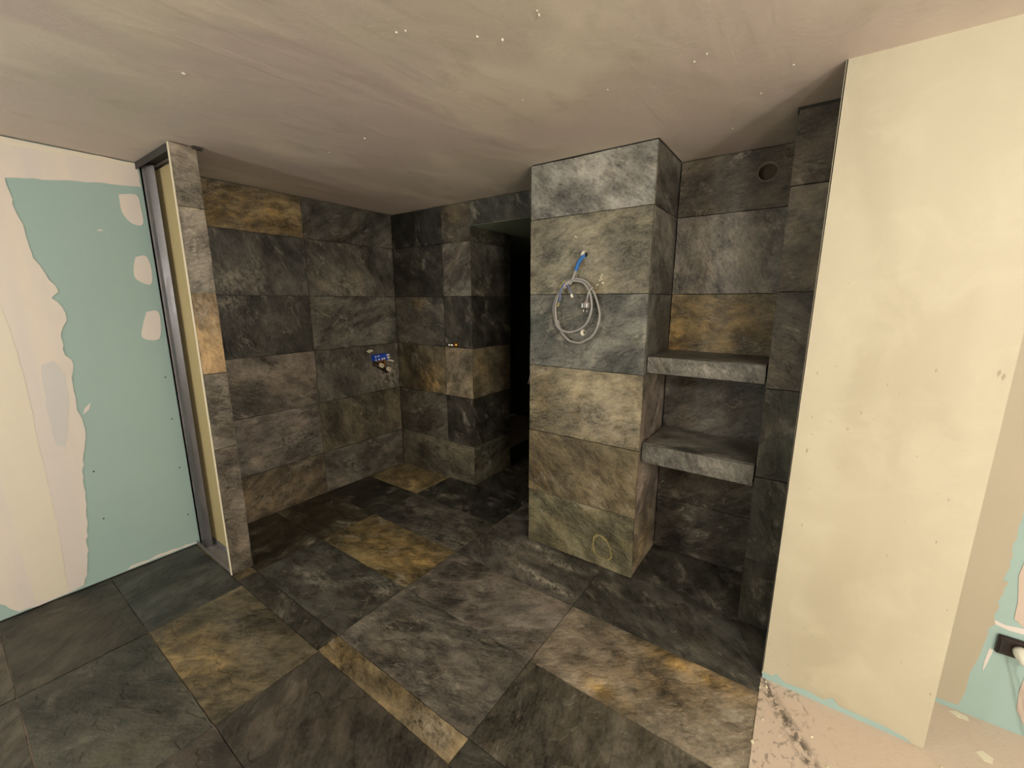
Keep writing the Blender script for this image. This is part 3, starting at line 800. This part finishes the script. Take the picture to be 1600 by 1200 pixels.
# ------------------------------------------------------------------ coiled cable hanging from the pillar
CY = 1.335 * S
cable = tag(empty('coiled_cable', (-1.02, CY, 1.61)), 'grey power cable coiled in loops, hanging by blue conduit from the slate pillar', 'cable')
con = [(H1.x + 0.003, H1.y - 0.0005, H1.z - 0.008), (H1.x - 0.003, H1.y - 0.008, H1.z - 0.010), (-1.000, CY + 0.010, 1.702), (-1.008, CY + 0.004, 1.680), (-1.016, CY + 0.002, 1.655)]
bm = bmesh.new(); tube(bm, spline(con, 5), 0.0082, 12)
conduit = obj('blue_conduit', bm, BLUE, cable, True)
bm = bmesh.new()
pp = spline([con[1], con[2], con[3], con[4]], 14)
for i in range(2, len(pp) - 1, 2):                                   # corrugations
    tube(bm, [pp[i], pp[i] + (pp[i + 1] - pp[i]).normalized() * 0.003], 0.0093, 12)
obj('conduit_rib', bm, BLUE, conduit, True)
bm = bmesh.new(); tube(bm, spline([con[3], con[4], (-1.024, CY, 1.635), (-1.031, CY - 0.006, 1.606), (-1.045, CY - 0.004, 1.585)], 5), 0.0062, 10)
obj('cable_feed', bm, CABLE, cable, True)
lin_ = [(-1.031, 1.61), (-1.072, 1.588), (-1.109, 1.536), (-1.127, 1.475), (-1.121, 1.41), (-1.108, 1.362), (-1.069, 1.341), (-1.03, 1.338), (-0.985, 1.353), (-0.949, 1.379), (-0.927, 1.415), (-0.914, 1.467), (-0.923, 1.528), (-0.943, 1.567), (-0.968, 1.592), (-0.996, 1.601), (-1.029, 1.604)]
lout = [(-1.12, 1.40), (-1.108, 1.362), (-1.093, 1.331), (-1.053, 1.295), (-1.028, 1.286), (-0.986, 1.282), (-0.946, 1.299), (-0.914, 1.319), (-0.889, 1.36), (-0.876, 1.417), (-0.881, 1.457), (-0.907, 1.531), (-0.941, 1.582), (-0.969, 1.604), (-1.007, 1.613), (-1.046, 1.607), (-1.072, 1.596), (-1.102, 1.559), (-1.132, 1.516), (-1.147, 1.471), (-1.146, 1.437), (-1.137, 1.399), (-1.126, 1.365)]
bm = bmesh.new()
tube(bm, spline([(a, CY - 0.006 + 0.004 * math.sin(i), b) for i, (a, b) in enumerate(lin_)], 6), 0.0058, 10)
obj('cable_loop', bm, CABLE, cable, True)
bm = bmesh.new()
tube(bm, spline([(a, CY + 0.006 + 0.003 * math.sin(i * 0.7), b) for i, (a, b) in enumerate(lout)], 6), 0.0056, 10)
obj('cable_loop', bm, CABLE, cable, True)
bm = bmesh.new()                                                     # tape wrapped where the loops meet
tube(bm, spline([(-1.045, CY, 1.600), (-1.064, CY, 1.590), (-1.082, CY, 1.570)], 5), 0.0125, 12)
obj('tape_wrap', bm, mat_plain('grey_tape', (168, 158, 160), 0.5, var=0.1, scale=50), cable, True)
bm = bmesh.new(); tube(bm, spline([(-1.066, CY - 0.008, 1.578), (-1.056, CY - 0.016, 1.580), (-1.045, CY - 0.016, 1.571), (-1.037, CY - 0.014, 1.551), (-1.031, CY - 0.012, 1.535)], 6), 0.0032, 8)
wire = obj('wire_core', bm, WIREBLUE, cable, True)
bm = bmesh.new(); tube(bm, [(-1.032, CY - 0.012, 1.537), (-1.030, CY - 0.012, 1.533), (-1.026, CY - 0.012, 1.522), (-1.025, CY - 0.012, 1.518)], 0.007, 10, radii=[0.004, 0.007, 0.007, 0.005])
obj('wire_connector', bm, WHITE, wire, True)
bm = bmesh.new(); tube(bm, spline([(-1.072, CY - 0.008, 1.595), (-1.094, CY - 0.014, 1.552), (-1.095, CY - 0.016, 1.513), (-1.104, CY - 0.012, 1.494)], 6), 0.0045, 8)
wire = obj('wire_core', bm, WIREBLUE, cable, True)
for dx in (-0.006, 0.006):
    bm = bmesh.new(); tube(bm, [(-1.104, CY - 0.012, 1.496), (-1.106 + dx * 0.6, CY - 0.013, 1.484), (-1.111 + dx * 0.3, CY - 0.012, 1.470)], 0.0018, 6)
    obj('bare_tip', bm, WIREYEL, wire, True)
bm = bmesh.new(); tube(bm, spline([(-1.072, CY, 1.601), (-1.084, CY - 0.004, 1.598), (-1.106, CY - 0.004, 1.569)], 6), 0.0024, 6)
obj('wire_core', bm, WIREYEL, cable, True)
bm = bmesh.new(); tube(bm, spline([(-1.165, CY + 0.012, 1.40), (-1.172, 2.028, 1.372), (-1.218, 2.029, 1.27), (-1.268, 2.028, 1.167), (-1.302, 2.027, 1.076), (-1.322, 2.029, 1.016)], 4), 0.0010, 6)
obj('thin_thread', bm, CLEAR, cable, True)
# two-pin plug on the loose end
px_, pz_ = -0.943, 1.478
bm = bmesh.new(); tube(bm, spline([(-0.917, CY, 1.572), (-0.932, CY - 0.012, 1.545), (-0.938, CY - 0.016, 1.512), (-0.940, CY - 0.016, 1.498)], 5), 0.0046, 8)
obj('cable_end', bm, CABLE, cable, True)
bm = bmesh.new(); tube(bm, [(-0.938, CY - 0.016, 1.516), (-0.940, CY - 0.016, 1.497), (-0.941, CY - 0.016, 1.494), (-0.941, CY - 0.016, 1.490), (-0.944, CY - 0.016, 1.468), (-0.944, CY - 0.016, 1.465)], 0.01, 16,
                       radii=[0.005, 0.008, 0.0145, 0.017, 0.0185, 0.0165])
plug = obj('plug', bm, CLEAR, cable, True)
for dx in (-0.0095, 0.0095):
    bm = bmesh.new(); tube(bm, [(-0.944 + dx, CY - 0.016, 1.467), (-0.9465 + dx, CY - 0.016, 1.444), (-0.9467 + dx, CY - 0.016, 1.441)], 0.0026, 8, radii=[0.0026, 0.0026, 0.0012])
    obj('plug_pin', bm, CHROME, plug, True)
for dx in (-0.013, 0.013):
    bm = bmesh.new(); box(bm, -0.943 + dx - 0.002, -0.943 + dx + 0.002, CY - 0.034, CY - 0.030, 1.468, 1.488)
    obj('plug_rib', bm, CHROME, plug)

# ------------------------------------------------------------------ shower valve rough-in on the left wall, and outlet on the back wall
VX = XL * S
valve = tag(empty('shower_valve', (VX, 2.24, 1.0)), 'shower valve with blue protective strip and two pale pipe caps on the slate wall', 'valve')
bm = bmesh.new()
box(bm, VX - 0.004, VX + 0.046, 2.150, 2.312, 1.003, 1.056)
bmesh.ops.bevel(bm, geom=bm.edges[:], offset=0.007, segments=2, affect='EDGES')
cover = obj('protective_cover', bm, BLUE2, valve)
for (y, z, a, b) in ((2.165, 1.040, .012, .012), (2.192, 1.043, .016, .012), (2.165, 1.012, .010, .016), (2.196, 1.014, .016, .014), (2.228, 1.014, .012, .018), (2.250, 1.018, .018, .016), (2.290, 1.044, .030, .015), (2.294, 1.022, .028, .018)):
    bm = bmesh.new()
    box(bm, VX + 0.0455, VX + 0.0475, y - a / 2, y + a / 2, z - b / 2, z + b / 2)
    bmesh.ops.bevel(bm, geom=bm.edges[:], offset=0.0009, segments=1, affect='EDGES')
    obj('white_mark', bm, WHITE, cover)  # small white patches on the blue cover
bm = bmesh.new()
tube(bm, [(VX + 0.022, 2.155, 0.985), (VX + 0.024, 2.165, 0.980), (VX + 0.026, 2.29, 0.900), (VX + 0.024, 2.30, 0.894)], 0.016, 14, radii=[0.012, 0.019, 0.019, 0.012])
obj('valve_body', bm, mat_plain('dark_bronze', (66, 58, 52), 0.35, 0.6), valve, True)
bm = bmesh.new(); box(bm, VX - 0.002, VX + 0.024, 2.215, 2.235, 0.95, 1.004); box(bm, VX - 0.002, VX + 0.024, 2.255, 2.275, 0.92, 1.004)
obj('pipe_stub', bm, BRASS, valve)
for (y, z) in ((2.212, 0.962), (2.284, 0.921)):
    bm = bmesh.new()
    box(bm, -0.017, 0.017, -0.019, 0.019, -0.016, 0.016)
    bmesh.ops.bevel(bm, geom=bm.edges[:], offset=0.005, segments=2, affect='EDGES')
    cap = obj('pipe_cap', bm, GYPSUM, valve, matrix=Matrix.Translation((VX + 0.050, y, z)) @ Matrix.Rotation(-0.55, 4, 'X'))
    bm = bmesh.new()
    bmesh.ops.create_circle(bm, cap_ends=True, segments=10, radius=0.006)
    obj('cap_hole', bm, BROWN, cap, matrix=Matrix.Translation((VX + 0.0675, y, z)) @ Matrix.Rotation(math.pi / 2, 4, 'Y'))
bm = bmesh.new(); tube(bm, [(VX + 0.03, 2.30, 1.0), (VX + 0.034, 2.345, 0.985), (VX + 0.034, 2.352, 0.980)], 0.008, 10)
obj('tan_pin', bm, GYPSUM, valve, True)
sheet('mortar_smear', [(2.105, 1.086), (2.13, 1.100), (2.165, 1.098), (2.175, 1.084), (2.15, 1.080), (2.135, 1.072), (2.12, 1.082)], 0, VX + 0.002, 0.0025, MORTAR, wall_left, 1)

outl = tag(empty('water_outlet', (-1.525 * S, YB * S, 0.771 * S)), 'small chrome and brass water outlet sticking out of the back wall tiles', 'pipe outlet')
ox, oz = -1.525 * S, 0.772 * S
bm = bmesh.new()
tube(bm, [(ox + 0.012, YB * S + 0.004, oz), (ox + 0.012, YB * S - 0.010, oz), (ox + 0.012, YB * S - 0.012, oz), (ox + 0.012, YB * S - 0.022, oz)], 0.02, 16, radii=[0.021, 0.021, 0.017, 0.016])
obj('brass_collar', bm, BRASS, outl, True)
bm = bmesh.new()
tube(bm, [(ox + 0.012, YB * S - 0.020, oz), (ox + 0.006, YB * S - 0.036, oz), (ox - 0.014, YB * S - 0.048, oz + 0.001), (ox - 0.030, YB * S - 0.050, oz + 0.001), (ox - 0.036, YB * S - 0.050, oz + 0.001)], 0.012, 14, radii=[0.012, 0.013, 0.015, 0.015, 0.011])
obj('chrome_elbow', bm, CHROME, outl, True)

# ------------------------------------------------------------------ socket low on the recessed right wall
WY = YW2 * S
sock = tag(empty('wall_socket', (0.72, WY, 0.32)), 'dark brown wall socket low on the green board at the right edge', 'socket')
bm = bmesh.new()
box(bm, 0.664, 0.800, WY - 0.014, WY - 0.0005, 0.291, 0.361)
bmesh.ops.bevel(bm, geom=bm.edges[:], offset=0.003, segments=2, affect='EDGES')
obj('socket_plate', bm, BROWN, sock)
bm = bmesh.new(); ring_wall(bm, (0.765, WY - 0.016, 0.326), (0, -1, 0), 0.031, 0.027, 0.006, 24)
obj('socket_rim', bm, BROWN, sock)
bm = bmesh.new(); box(bm, 0.670, 0.684, WY - 0.0165, WY - 0.013, 0.300, 0.352)
obj('terminal_strip', bm, BLACK, sock)
pl = tag(empty('white_plug', (0.722, WY - 0.03, 0.318)), 'white plug with black cord, pushed into the dark brown wall socket', 'plug')
bm = bmesh.new()
tube(bm, [(0.716, WY - 0.0165, 0.326), (0.717, WY - 0.030, 0.325), (0.720, WY - 0.050, 0.321), (0.723, WY - 0.058, 0.312), (0.725, WY - 0.060, 0.303)], 0.018, 16, radii=[0.019, 0.021, 0.0205, 0.017, 0.009])
obj('plug_body', bm, WHITE, pl, True)
bm = bmesh.new()
tube(bm, spline([(0.725, WY - 0.060, 0.304), (0.730, WY - 0.064, 0.280), (0.750, WY - 0.066, 0.225), (0.785, WY - 0.075, 0.12), (0.83, WY - 0.10, 0.03), (0.90, WY - 0.14, 0.006), (1.15, WY - 0.22, 0.005)], 6), 0.0045, 8)
obj('cord', bm, BLACK, pl, True)
